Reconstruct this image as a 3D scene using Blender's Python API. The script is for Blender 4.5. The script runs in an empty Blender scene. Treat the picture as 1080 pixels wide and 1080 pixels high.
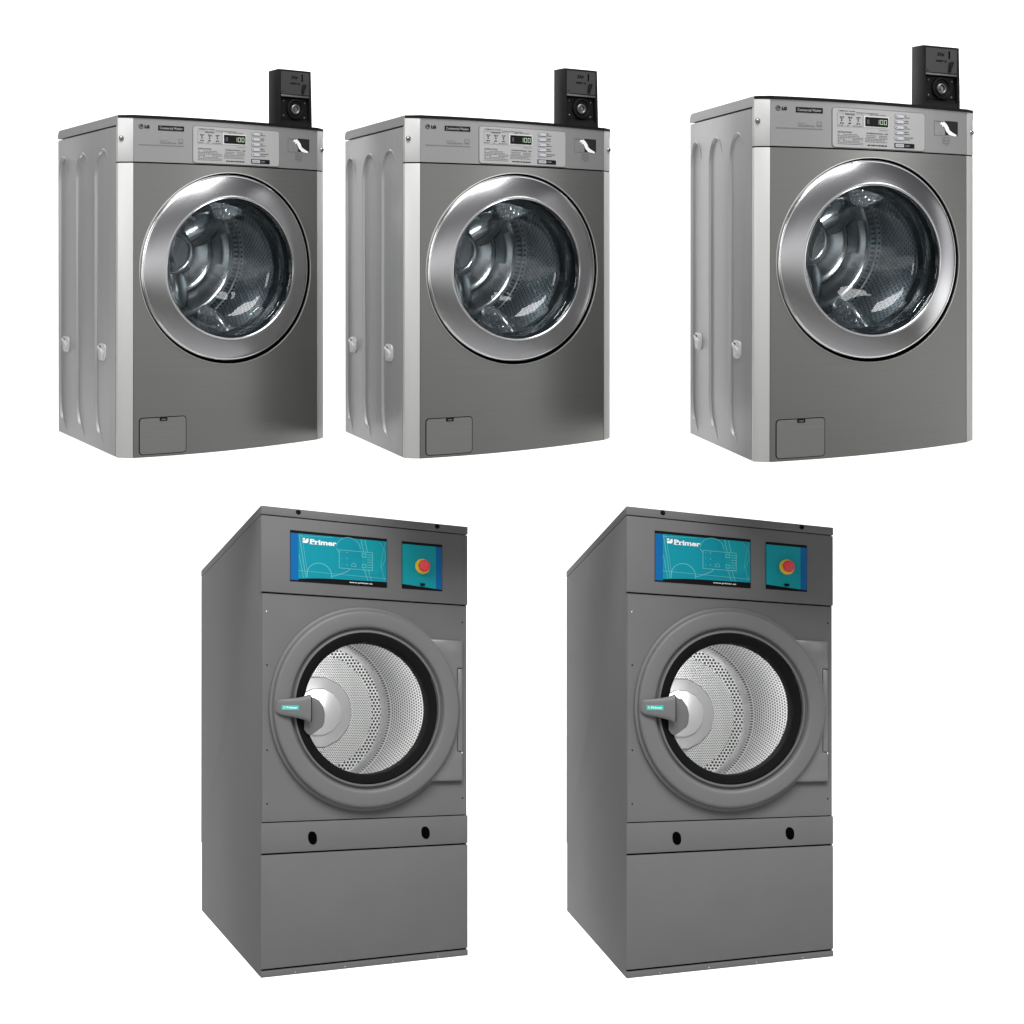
import bpy, bmesh, math, random
from mathutils import Matrix, Vector
random.seed(7)
sc = bpy.context.scene
COL = sc.collection

# ------------------------------------------------------------------ camera, world, lamps, exposure
CAM = Vector((0.0, 0.0, 1.5))
cd = bpy.data.cameras.new("camera"); cam = bpy.data.objects.new("camera", cd); COL.objects.link(cam)
cam.location = CAM; cam.rotation_euler = (math.radians(90), 0, 0)
cd.sensor_width = 36.0; cd.lens = 50.0; cd.clip_start = 0.05; cd.clip_end = 200.0
sc.camera = cam
sc.render.engine = 'CYCLES'
sc.cycles.use_denoising = True
sc.cycles.max_bounces = 12; sc.cycles.transparent_max_bounces = 16
sc.cycles.sample_clamp_indirect = 4.0
sc.view_settings.view_transform = 'Standard'; sc.view_settings.look = 'None'
sc.view_settings.exposure = 0.0; sc.view_settings.gamma = 1.0
try: sc.view_settings.use_curve_mapping = False
except Exception: pass

world = bpy.data.worlds.new("World"); sc.world = world; world.use_nodes = True
bgn = world.node_tree.nodes["Background"]
# made-up surroundings shaped for steel reflections: dark above, bright low band, grey below
wn = world.node_tree
wtc = wn.nodes.new('ShaderNodeTexCoord'); wsp = wn.nodes.new('ShaderNodeSeparateXYZ'); wmr = wn.nodes.new('ShaderNodeMapRange'); wcr = wn.nodes.new('ShaderNodeValToRGB')
wmr.inputs[1].default_value = -1; wmr.inputs[2].default_value = 1
wn.links.new(wtc.outputs['Generated'], wsp.inputs[0]); wn.links.new(wsp.outputs[2], wmr.inputs[0]); wn.links.new(wmr.outputs[0], wcr.inputs[0]); wn.links.new(wcr.outputs[0], bgn.inputs[0])
bgn.inputs[1].default_value = 1.0
cr = wcr.color_ramp; cr.interpolation = 'EASE'
for i, (z, c) in enumerate(((-1, (.43, .425, .415)), (-.62, (.34, .335, .32)), (-.35, (.10, .098, .09)), (-.11, (1.45, 1.45, 1.45)), (-.02, (.50, .50, .51)), (.08, (.12, .12, .125)))):
    e = cr.elements[i] if i < 2 else cr.elements.new(.5)
    e.position = (z + 1) / 2; e.color = (*c, 1)

def lamp(name, loc, target, sx, sy, power, col=(1, 1, 1)):
    l = bpy.data.lights.new(name, 'AREA'); l.shape = 'RECTANGLE'; l.size = sx; l.size_y = sy
    l.energy = power; l.color = col
    o = bpy.data.objects.new(name, l); COL.objects.link(o); o.location = loc
    o.rotation_euler = (Vector(target) - Vector(loc)).to_track_quat('-Z', 'Y').to_euler()
    return o
# two banks wash the white backdrop well past clipping, out of shot above and below
lamp("backdrop_lamp", (0, 7.6, 6.6), (0, 10.0, 2.2), 16, 1.2, 570)
lamp("backdrop_lamp", (0, 7.6, -3.6), (0, 10.0, 0.8), 16, 1.2, 570)
# added softboxes: broad key overhead, small ones for ring highlight, trims and sides
lamp("key_softbox", (0.3, 0.4, 6.4), (0.1, 4.7, 1.2), 5.5, 3.0, 555)
lamp("side_softbox", (3.05, 1.75, 2.8), (0.1, 4.4, 1.9), 0.9, 0.5, 10)
lamp("right_softbox", (4.8, 4.4, 2.0), (0.2, 4.4, 1.6), 1.2, 3.0, 9)
lamp("left_softbox", (-2.3, 2.0, 2.8), (-0.8, 4.6, 2.2), 0.8, 1.2, 19)

# ------------------------------------------------------------------ materials
def new_mat(name):
    m = bpy.data.materials.new(name); m.use_nodes = True
    nt = m.node_tree; b = nt.nodes["Principled BSDF"]
    return m, nt, b
def N(nt, t, **kw):
    n = nt.nodes.new(t)
    for k, v in kw.items(): setattr(n, k, v)
    return n
def mat(name, col, rough=0.5, metal=0.0, spec=0.5, noise=None, bump=None, coat=0.0, aniso=0.0):
    """noise=(scale xyz, strength) varies colour and roughness; bump=(scale xyz, strength)"""
    m, nt, b = new_mat(name)
    b.inputs['Base Color'].default_value = (*col, 1); b.inputs['Roughness'].default_value = rough
    b.inputs['Metallic'].default_value = metal; b.inputs['Specular IOR Level'].default_value = spec
    b.inputs['Coat Weight'].default_value = coat
    b.inputs['Anisotropic'].default_value = aniso
    tc = N(nt, 'ShaderNodeTexCoord')
    def tex(scale):
        mp = N(nt, 'ShaderNodeMapping'); mp.inputs['Scale'].default_value = scale
        nt.links.new(tc.outputs['Object'], mp.inputs['Vector'])
        nz = N(nt, 'ShaderNodeTexNoise'); nz.inputs['Scale'].default_value = 1.0; nz.inputs['Detail'].default_value = 4.0
        nt.links.new(mp.outputs[0], nz.inputs['Vector']); return nz
    if noise:
        nz = tex(noise[0])
        mr = N(nt, 'ShaderNodeMapRange'); mr.inputs[1].default_value = .25; mr.inputs[2].default_value = .75
        mr.inputs[3].default_value = 1 - noise[1]; mr.inputs[4].default_value = 1 + noise[1]
        nt.links.new(nz.outputs['Fac'], mr.inputs[0])
        vm = N(nt, 'ShaderNodeVectorMath', operation='SCALE'); vm.inputs[0].default_value = col
        nt.links.new(mr.outputs[0], vm.inputs['Scale']); nt.links.new(vm.outputs[0], b.inputs['Base Color'])
        mu = N(nt, 'ShaderNodeMath', operation='MULTIPLY'); mu.inputs[1].default_value = rough
        nt.links.new(mr.outputs[0], mu.inputs[0]); nt.links.new(mu.outputs[0], b.inputs['Roughness'])
    if bump:
        nz = tex(bump[0]); bp = N(nt, 'ShaderNodeBump'); bp.inputs['Strength'].default_value = bump[1]
        bp.inputs['Distance'].default_value = 0.001
        nt.links.new(nz.outputs['Fac'], bp.inputs['Height']); nt.links.new(bp.outputs[0], b.inputs['Normal'])
    return m
def emit(name, col, s):
    m, nt, b = new_mat(name)
    b.inputs['Base Color'].default_value = (.01, .01, .01, 1)
    b.inputs['Emission Color'].default_value = (*col, 1); b.inputs['Emission Strength'].default_value = s
    return m
def glass(name, tint, refl_rough=0.02, refl=1.0, ior=1.5, wavy=False):
    m, nt, b = new_mat(name); nt.nodes.remove(b)
    out = nt.nodes['Material Output']
    tr = N(nt, 'ShaderNodeBsdfTransparent'); tr.inputs[0].default_value = (*tint, 1)
    gl = N(nt, 'ShaderNodeBsdfGlossy'); gl.inputs['Roughness'].default_value = refl_rough
    gl.inputs['Color'].default_value = (refl, refl, refl, 1)
    fr = N(nt, 'ShaderNodeFresnel'); fr.inputs['IOR'].default_value = ior
    mx = N(nt, 'ShaderNodeMixShader')
    if wavy:
        tc = N(nt, 'ShaderNodeTexCoord'); nz = N(nt, 'ShaderNodeTexNoise'); nz.inputs['Scale'].default_value = 9; nz.inputs['Detail'].default_value = 2.5
        bp = N(nt, 'ShaderNodeBump'); bp.inputs['Strength'].default_value = .55; bp.inputs['Distance'].default_value = .012
        nt.links.new(tc.outputs['Object'], nz.inputs['Vector']); nt.links.new(nz.outputs['Fac'], bp.inputs['Height']); nt.links.new(bp.outputs[0], gl.inputs['Normal'])
    nt.links.new(fr.outputs[0], mx.inputs[0]); nt.links.new(tr.outputs[0], mx.inputs[1]); nt.links.new(gl.outputs[0], mx.inputs[2])
    nt.links.new(mx.outputs[0], out.inputs['Surface'])
    return m
def perforated(name, col, hole, pitch, rad, cyl, centre=(0, 0), metal=0.6, rough=0.35, ref=0.2, spec=.5, stretch=1.0):
    """sheet metal punched with a staggered grid of round holes; cyl: pattern runs round a drum axis along y"""
    m, nt, b = new_mat(name)
    b.inputs['Metallic'].default_value = metal; b.inputs['Roughness'].default_value = rough
    b.inputs['Specular IOR Level'].default_value = spec
    tc = N(nt, 'ShaderNodeTexCoord'); sp = N(nt, 'ShaderNodeSeparateXYZ'); nt.links.new(tc.outputs['Object'], sp.inputs[0])
    def M(op, a, c=None):
        n = N(nt, 'ShaderNodeMath', operation=op)
        for i, v in enumerate((a, c)):
            if v is None: continue
            if isinstance(v, (int, float)): n.inputs[i].default_value = v
            else: nt.links.new(v, n.inputs[i])
        return n.outputs[0]
    X = M('SUBTRACT', sp.outputs[0], centre[0]); Z = M('SUBTRACT', sp.outputs[2], centre[1]); Y = sp.outputs[1]
    if cyl: u = M('MULTIPLY', M('ARCTAN2', X, Z), ref); v = Y
    else: u, v = X, Z
    def dist(off):
        a = M('SUBTRACT', M('FRACT', M('ADD', M('DIVIDE', u, pitch), off + 100)), .5)
        c = M('SUBTRACT', M('FRACT', M('ADD', M('DIVIDE', v, pitch * 1.732 * stretch), off + 100)), .5)
        c = M('MULTIPLY', c, 1.732)
        return M('SQRT', M('ADD', M('MULTIPLY', a, a), M('MULTIPLY', c, c)))
    d = M('MINIMUM', dist(0), dist(.5))
    mr = N(nt, 'ShaderNodeMapRange'); mr.inputs[1].default_value = rad - .06; mr.inputs[2].default_value = rad + .06
    nt.links.new(d, mr.inputs[0])
    mx = N(nt, 'ShaderNodeMix', data_type='RGBA'); mx.inputs['A'].default_value = (*hole, 1); mx.inputs['B'].default_value = (*col, 1)
    nt.links.new(mr.outputs[0], mx.inputs['Factor']); nt.links.new(mx.outputs['Result'], b.inputs['Base Color'])
    bp = N(nt, 'ShaderNodeBump'); bp.inputs['Strength'].default_value = .6; bp.inputs['Distance'].default_value = .004
    nt.links.new(mr.outputs[0], bp.inputs['Height']); nt.links.new(bp.outputs[0], b.inputs['Normal'])
    return m

M_ = {}
M_['steel'] = mat('brushed_steel', (.245, .245, .236), .35, .95, .5, noise=((3, 3, 260), .035), bump=((4, 4, 420), .04))
M_['fascia'] = mat('silver_fascia', (.30, .30, .30), .40, .6, .5, bump=((300, 300, 300), .03))
M_['ring'] = mat('brushed_door_ring', (.50, .50, .51), .24, 1.0, .5)
M_['rim'] = mat('bright_rim', (.75, .75, .75), .18, 1.0)
M_['trim'] = mat('pale_trim', (.50, .50, .49), .45, .25, .4)
M_['side'] = mat('side_sheet', (.34, .34, .34), .36, .35, .4, noise=((30, 30, 2), .04))
M_['lid'] = mat('lid_sheet', (.36, .36, .36), .45, .4, .4, bump=((400, 400, 400), .05))
M_['black'] = mat('black_plastic', (.006, .006, .006), .5, 0, .15)
M_['gap'] = mat('dark_gap', (.002, .002, .002), .9, 0, 0)
M_['plate'] = mat('instruction_plate', (.36, .36, .36), .4, .1, .4)
M_['platepale'] = mat('pale_print', (.58, .58, .58), .4, 0, .4)
M_['ink'] = mat('dark_ink', (.02, .02, .02), .6, 0, .1)
M_['greyink'] = mat('grey_ink', (.16, .16, .16), .6, 0, .2)
M_['white'] = mat('white_print', (.85, .85, .84), .5, 0, .3)
M_['button'] = mat('button_face', (.46, .47, .50), .35, 0, .5)
M_['flap'] = mat('filter_flap', (.24, .24, .235), .42, .8, .5, noise=((3, 3, 260), .05))
M_['screw'] = mat('screw_metal', (.25, .25, .25), .25, 1.0)
M_['bracket'] = mat('pale_bracket', (.55, .55, .55), .4, .2, .5)
M_['led'] = emit('green_led', (.80, 1.0, .74), .75)
M_['rubber'] = mat('door_seal', (.012, .016, .018), .18, 0, .6, bump=((60, 60, 60), 1.0))
M_['bowl'] = glass('door_bowl_glass', (.82, .87, .89), .03, 1.0, 1.48, True)
M_['drum'] = perforated('washer_drum', (.42, .47, .50), (.02, .03, .035), .0155, .22, True, (-.018, .561), .9, .3, .25)
M_['drumback'] = mat('drum_back_steel', (.36, .38, .39), .20, .95, .5, noise=((12, 12, 12), .1))
M_['lifter'] = perforated('drum_lifter', (.46, .49, .50), (.92, .93, .94), .017, .17, True, (-.018, .561), .8, .25, .2)
M_['boxblack'] = mat('coin_box_paint', (.005, .005, .005), .5, 0, .18, bump=((300, 300, 300), .15))
M_['boxplate'] = mat('coin_box_plate', (.045, .045, .045), .45, .3, .3)
M_['boxedge'] = mat('coin_box_edge', (.15, .15, .15), .4, .8, .5)
# dryer
M_['paint'] = mat('grey_textured_paint', (.158, .158, .158), .72, 0, .08, noise=((7, 7, 7), .035), bump=((260, 260, 260), .12))
M_['doorpaint'] = mat('grey_door_paint', (.158, .158, .158), .42, 0, .3, bump=((200, 200, 200), .06))
M_['gasket'] = mat('black_gasket', (.006, .006, .006), .7, 0, .08)
M_['pane'] = glass('dryer_pane', (.97, .97, .97), .02, .35)
M_['dryerdrum'] = perforated('dryer_drum', (.82, .82, .82), (.07, .07, .07), .0108, .32, True, (0, .5625 * 1.45), .2, .35, .29, .5, 3.6)
M_['dryerback'] = perforated('dryer_back_plate', (.84, .84, .84), (.06, .06, .06), .0074, .31, False, (0, 0), .2, .4)
M_['dryerring'] = perforated('dryer_back_ring', (.82, .82, .82), (.04, .04, .04), .0138, .36, False, (0, 0), .2, .4)
M_['chrome'] = mat('bright_steel', (.86, .86, .86), .16, .9, .5)
M_['hub'] = mat('pale_hub_steel', (.70, .70, .70), .30, .7, .5)
M_['hinge'] = mat('grey_satin_paint', (.17, .17, .17), .33, 0, .7)
M_['teal'] = mat('teal_film', (.003, .26, .33), .4, 0, .15, noise=((7, 7, 7), .06))
M_['teal2'] = mat('teal_film_pale', (.004, .30, .35), .4, 0, .15)
M_['blue'] = mat('blue_film', (.003, .12, .34), .4, 0, .15)
M_['cyanline'] = mat('pale_cyan_print', (.20, .55, .60), .5, 0, .3)
M_['film_black'] = mat('black_film', (.005, .004, .004), .5, 0, .1)
M_['yellow'] = mat('yellow_collar', (.90, .60, .05), .4, 0, .4)
M_['red'] = mat('red_button', (.76, .065, .075), .4, 0, .3)
M_['tealtag'] = mat('teal_tag', (.03, .52, .46), .4, 0, .4)
M_['backdrop'] = mat('white_backdrop', (.9, .9, .9), .9, 0, .1)

# ------------------------------------------------------------------ mesh building
class MB:
    def __init__(s): s.v = []; s.f = []
    def add(s, vs, fs):
        o = len(s.v); s.v += [tuple(p) for p in vs]; s.f += [tuple(i + o for i in f) for f in fs]; return s
    def box(s, x0, x1, y0, y1, z0, z1, bev=0.0, seg=2):
        bm = bmesh.new(); bmesh.ops.create_cube(bm, size=1.0)
        for v in bm.verts:
            v.co = Vector(((x0 + x1) / 2 + v.co.x * (x1 - x0), (y0 + y1) / 2 + v.co.y * (y1 - y0), (z0 + z1) / 2 + v.co.z * (z1 - z0)))
        if bev: bmesh.ops.bevel(bm, geom=list(bm.edges), offset=bev, segments=seg, affect='EDGES', profile=.5)
        s.bm(bm); return s
    def bm(s, bm):
        bm.verts.index_update(); s.add([v.co[:] for v in bm.verts], [[v.index for v in f.verts] for f in bm.faces]); bm.free(); return s
    def prism(s, poly, a0, a1, axis='z', bev=0.0):
        """poly: 2D points; axis z -> (x,y), axis x -> (y,z), axis y -> (x,z)"""
        def P(p, a): return {'z': (p[0], p[1], a), 'x': (a, p[0], p[1]), 'y': (p[0], a, p[1])}[axis]
        bm = bmesh.new(); n = len(poly)
        A = [bm.verts.new(P(p, a0)) for p in poly]; C = [bm.verts.new(P(p, a1)) for p in poly]
        bm.faces.new(A); bm.faces.new(C)
        for i in range(n): bm.faces.new((A[i], A[(i + 1) % n], C[(i + 1) % n], C[i]))
        bmesh.ops.recalc_face_normals(bm, faces=list(bm.faces))
        if bev: bmesh.ops.bevel(bm, geom=list(bm.edges), offset=bev, segments=2, affect='EDGES', profile=.5)
        return s.bm(bm)
    def lathe(s, prof, c, n=96, closed=False):
        """prof: (r, y) list turned round the y axis through (cx, cz)"""
        vs, fs = [], []; m = len(prof); ids = []
        for r, y in prof:
            if r < 1e-6: ids.append([len(vs)] * n); vs.append((c[0], y, c[1]))
            else:
                ids.append(list(range(len(vs), len(vs) + n)))
                vs += [(c[0] + r * math.cos(2 * math.pi * k / n), y, c[1] + r * math.sin(2 * math.pi * k / n)) for k in range(n)]
        for i in range(m if closed else m - 1):
            A, C = ids[i], ids[(i + 1) % m]
            for k in range(n):
                q = [A[k], A[(k + 1) % n], C[(k + 1) % n], C[k]]
                u = []
                for t in q:
                    if t not in u: u.append(t)
                if len(u) > 2: fs.append(u)
        return s.add(vs, fs)
    def plate(s, x0, x1, lo, hi, y, t=.002, r=0.0, nx=10):
        """upright plate facing -y; lo/hi: number or function of x; r rounds the corners; thickness t towards +y"""
        L = lo if callable(lo) else (lambda x: lo); H = hi if callable(hi) else (lambda x: hi)
        xs = [x0 + (x1 - x0) * i / nx for i in range(nx + 1)]
        if r:
            xs = [x0 + r - r * math.cos(a * math.pi / 10) for a in range(6)] + [x0 + r + (x1 - x0 - 2 * r) * i / nx for i in range(1, nx)] + [x1 - r + r * math.sin(a * math.pi / 10) for a in range(6)]
        def cut(x):
            if not r: return 0
            d = max(0, r - (x - x0), r - (x1 - x)); return r - math.sqrt(max(0, r * r - d * d))
        loop_b = [(x, L(x) + cut(x)) for x in xs]; loop_t = [(x, H(x) - cut(x)) for x in xs]
        vs = []; n = len(xs)
        for yy in (y, y + t):
            vs += [(a, yy, b) for a, b in loop_b] + [(a, yy, b) for a, b in loop_t]
        fs = []
        for i in range(n - 1):
            fs.append((i, i + 1, n + i + 1, n + i))
            fs.append((2 * n + i, i + 2 * n + n, 3 * n + i + 1, 2 * n + i + 1))
            fs.append((i + 1, i, 2 * n + i, 2 * n + i + 1)); fs.append((n + i, n + i + 1, 3 * n + i + 1, 3 * n + i))
        for i, sgn in ((0, 1), (n - 1, -1)):
            q = (i, n + i, 3 * n + i, 2 * n + i); fs.append(q if sgn > 0 else q[::-1])
        return s.add(vs, fs)
    def frame(s, x0, x1, z0, z1, w, y, t=.0006, r=0):
        for a in ((x0, x1, z0, z0 + w), (x0, x1, z1 - w, z1), (x0, x0 + w, z0 + w, z1 - w), (x1 - w, x1, z0 + w, z1 - w)): s.plate(*a, y, t, nx=4)
        return s
    def poly(s, pts, y, t=.0008): return s.prism(pts, y, y + t, 'y')
    def line(s, pts, w, y, t=.0005):
        """a printed stroke along 2D points"""
        for (ax, az), (bx, bz) in zip(pts, pts[1:]):
            d = Vector((bx - ax, bz - az)); l = d.length
            if l < 1e-9: continue
            d /= l; nx, nz = -d.y * w / 2, d.x * w / 2; ex, ez = d.x * w * .3, d.y * w * .3
            s.add([(ax - ex + nx, y, az - ez + nz), (ax - ex - nx, y, az - ez - nz), (bx + ex - nx, y, bz + ez - nz), (bx + ex + nx, y, bz + ez + nz)], [(0, 1, 2, 3)])
        return s
    def disc(s, c, r, y, t=.001, n=32, a0=0): return s.poly([(c[0] + r * math.cos(2 * math.pi * k / n + a0), c[1] + r * math.sin(2 * math.pi * k / n + a0)) for k in range(n)], y, t)
    def dome(s, c, r, y, h, n=24):
        return s.lathe([(0, y - h), (r * .4, y - h * .93), (r * .75, y - h * .68), (r * .95, y - h * .3), (r, y)], c, n)
    def text(s, string, x0, x1, z0, z1, y, bold=0.0, shear=0.0, keep=False):
        cu = bpy.data.curves.new('lettering', 'FONT'); cu.body = string; cu.offset = bold; cu.shear = shear; cu.resolution_u = 3
        o = bpy.data.objects.new('lettering', cu); COL.objects.link(o)
        dg = bpy.context.evaluated_depsgraph_get(); me = bpy.data.meshes.new_from_object(o.evaluated_get(dg))
        vs = [v.co.copy() for v in me.vertices]; fs = [tuple(p.vertices) for p in me.polygons]
        bpy.data.objects.remove(o); bpy.data.curves.remove(cu); bpy.data.meshes.remove(me)
        ax, bx = min(v.x for v in vs), max(v.x for v in vs); az, bz = min(v.y for v in vs), max(v.y for v in vs)
        sx = (x1 - x0) / (bx - ax); sz = (z1 - z0) / (bz - az)
        return s.add([(x0 + (v.x - ax) * sx, y, z0 + (v.y - az) * sz) for v in vs], fs)
    def dashes(s, x0, x1, z, h, y, rnd, fill=.8):
        """a row of print too small to read"""
        x = x0
        while x < x1 - .002:
            w = min(rnd.uniform(.003, .009), x1 - x)
            if rnd.random() < fill + .15: s.plate(x, x + w, z - h / 2, z + h / 2, y, .0002, nx=1)
            x += w + .0016
        return s
    def bend(s, fn, start=0):
        s.v = s.v[:start] + [fn(p) for p in s.v[start:]]; return s
    def build(s, name, m, parent, smooth=True, angle=34):
        me = bpy.data.meshes.new(name); me.from_pydata(s.v, [], s.f); me.validate()
        bm = bmesh.new(); bm.from_mesh(me)
        bm.to_mesh(me); bm.free()
        me.materials.append(M_[m])
        if smooth:
            me.polygons.foreach_set('use_smooth', [True] * len(me.polygons)); me.set_sharp_from_angle(angle=math.radians(angle))
        o = bpy.data.objects.new(name, me); COL.objects.link(o); o.parent = parent
        return o
def empty(name):
    o = bpy.data.objects.new(name, None); o.empty_display_size = .1; COL.objects.link(o); return o

# ------------------------------------------------------------------ setting: a white studio backdrop, a wall sweeping forward far below
prof = [(11.0, 9.0), (11.0, -2.5)]
prof += [(9.0 + 2.0 * math.cos(a * math.pi / 24), -2.5 - 2.0 * math.sin(a * math.pi / 24)) for a in range(1, 13)] + [(-6.0, -4.5)]
w = MB(); w.add([(-9, y, z) for y, z in prof] + [(9, y, z) for y, z in prof], [(i, i + 1, len(prof) + i + 1, len(prof) + i) for i in range(len(prof) - 1)])
bd = w.build('backdrop', 'backdrop', None); bd['kind'] = 'structure'
WW, WD, DW, DD = 0.6976, 0.5694, 0.4902, 1.1063
POSES = [
    ([[0.81078, -0.58464, 0.02888], [0.57968, 0.79508, -0.17839], [0.08134, 0.16138, 0.98354]],
     [-0.8996, 4.5386, 0.2052],
     [[-0.01, 0.002, -0.0167], [0.0099, -0.0047, 0.0034], [-0.0106, 0.0039, 0.0032], [0.0131, -0.0031, -0.0166], [0.0018, 0.0, 0.0111], [-0.0042, 0.0016, 0.012], [0.0004, 0.0002, 0.0027], [-0.0005, 0.0002, 0.0009]]),
    ([[0.90078, -0.43425, 0.00449], [0.42723, 0.88429, -0.18843], [0.07785, 0.17165, 0.98208]],
     [0.0052, 4.4827, 0.1972],
     [[-0.0083, 0.0019, -0.0114], [0.0019, -0.0017, 0.0065], [-0.0098, 0.0041, 0.0053], [0.0055, -0.0014, -0.0072], [0.0128, -0.0056, 0.0134], [-0.0028, 0.0026, -0.009], [0.0009, -0.0001, 0.0026], [-0.0002, 0.0002, -0.0003]]),
    ([[0.97351, -0.22685, -0.02866], [0.2174, 0.95713, -0.19141], [0.07085, 0.18011, 0.98109]],
     [1.052, 4.2094, 0.1805],
     [[-0.0005, -0.0023, -0.0148], [-0.0026, -0.0006, 0.0184], [0.0022, -0.0008, 0.0003], [0.0064, -0.0035, 0.0144], [0.0103, -0.0052, 0.0082], [-0.016, 0.012, -0.0277], [0.001, -0.0002, 0.0025], [-0.0007, 0.0005, -0.0013]]),
    ([[0.947, -0.32075, -0.01768], [0.31975, 0.9359, 0.14781], [-0.03086, -0.14563, 0.98886]],
     [-0.4645, 4.5777, -1.4557],
     [[0.0084, -0.0034, -0.0122], [0.0002, -0.0031, 0.0223], [0.0075, -0.0001, 0.0064], [-0.0056, 0.0014, -0.0069], [-0.0115, 0.0037, 0.0031], [0.0005, 0.0016, -0.0126], [0.0002, -0.0, 0.0], [0.0002, -0.0, -0.0001]]),
    ([[0.99665, -0.08039, 0.01528], [0.0769, 0.98394, 0.16106], [-0.02798, -0.15935, 0.98683]],
     [0.7062, 4.5379, -1.4517],
     [[0.0068, -0.0047, -0.0245], [0.0046, -0.0048, 0.0206], [0.0065, -0.0013, -0.0045], [-0.0019, 0.0001, 0.0014], [-0.017, 0.0088, 0.022], [0.0008, 0.0019, -0.015], [0.0, -0.0, 0.0001], [0.0001, -0.0, -0.0]]),
]

# ------------------------------------------------------------------ front-loading washer, 1 m tall, origin at the foot of its front
BOW = .035
def bow(p): return (p[0], p[1] - BOW * max(0.0, 1 - (p[0] / .31) ** 2), p[2])
CX, CZ = -.018, .561
def round_hole_panel(x0, x1, z0, z1, c, r, y, depth, nr=10):
    """flat sheet with a round hole, thickness turned in round the hole and the edges"""
    mb = MB(); angs = sorted(set([2 * math.pi * k / 128 for k in range(128)] + [math.atan2(z - c[1], x - c[0]) % (2 * math.pi) for x in (x0, x1) for z in (z0, z1)]))
    vs = []; n = len(angs)
    def edge(a):
        dx, dz = math.cos(a), math.sin(a); t = 1e9
        if dx > 1e-9: t = min(t, (x1 - c[0]) / dx)
        if dx < -1e-9: t = min(t, (x0 - c[0]) / dx)
        if dz > 1e-9: t = min(t, (z1 - c[1]) / dz)
        if dz < -1e-9: t = min(t, (z0 - c[1]) / dz)
        return t
    rows = [[(c[0] + r * math.cos(a), y + depth, c[1] + r * math.sin(a)) for a in angs]]
    for i in range(nr + 1):
        rows.append([(c[0] + (r + (edge(a) - r) * i / nr) * math.cos(a), y, c[1] + (r + (edge(a) - r) * i / nr) * math.sin(a)) for a in angs])
    rows.append([(p[0], y + depth, p[2]) for p in rows[-1]])
    for row in rows: vs += row
    fs = []
    for i in range(len(rows) - 1):
        for k in range(n): fs.append((i * n + k, i * n + (k + 1) % n, (i + 1) * n + (k + 1) % n, (i + 1) * n + k))
    return mb.add(vs, fs)

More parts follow.
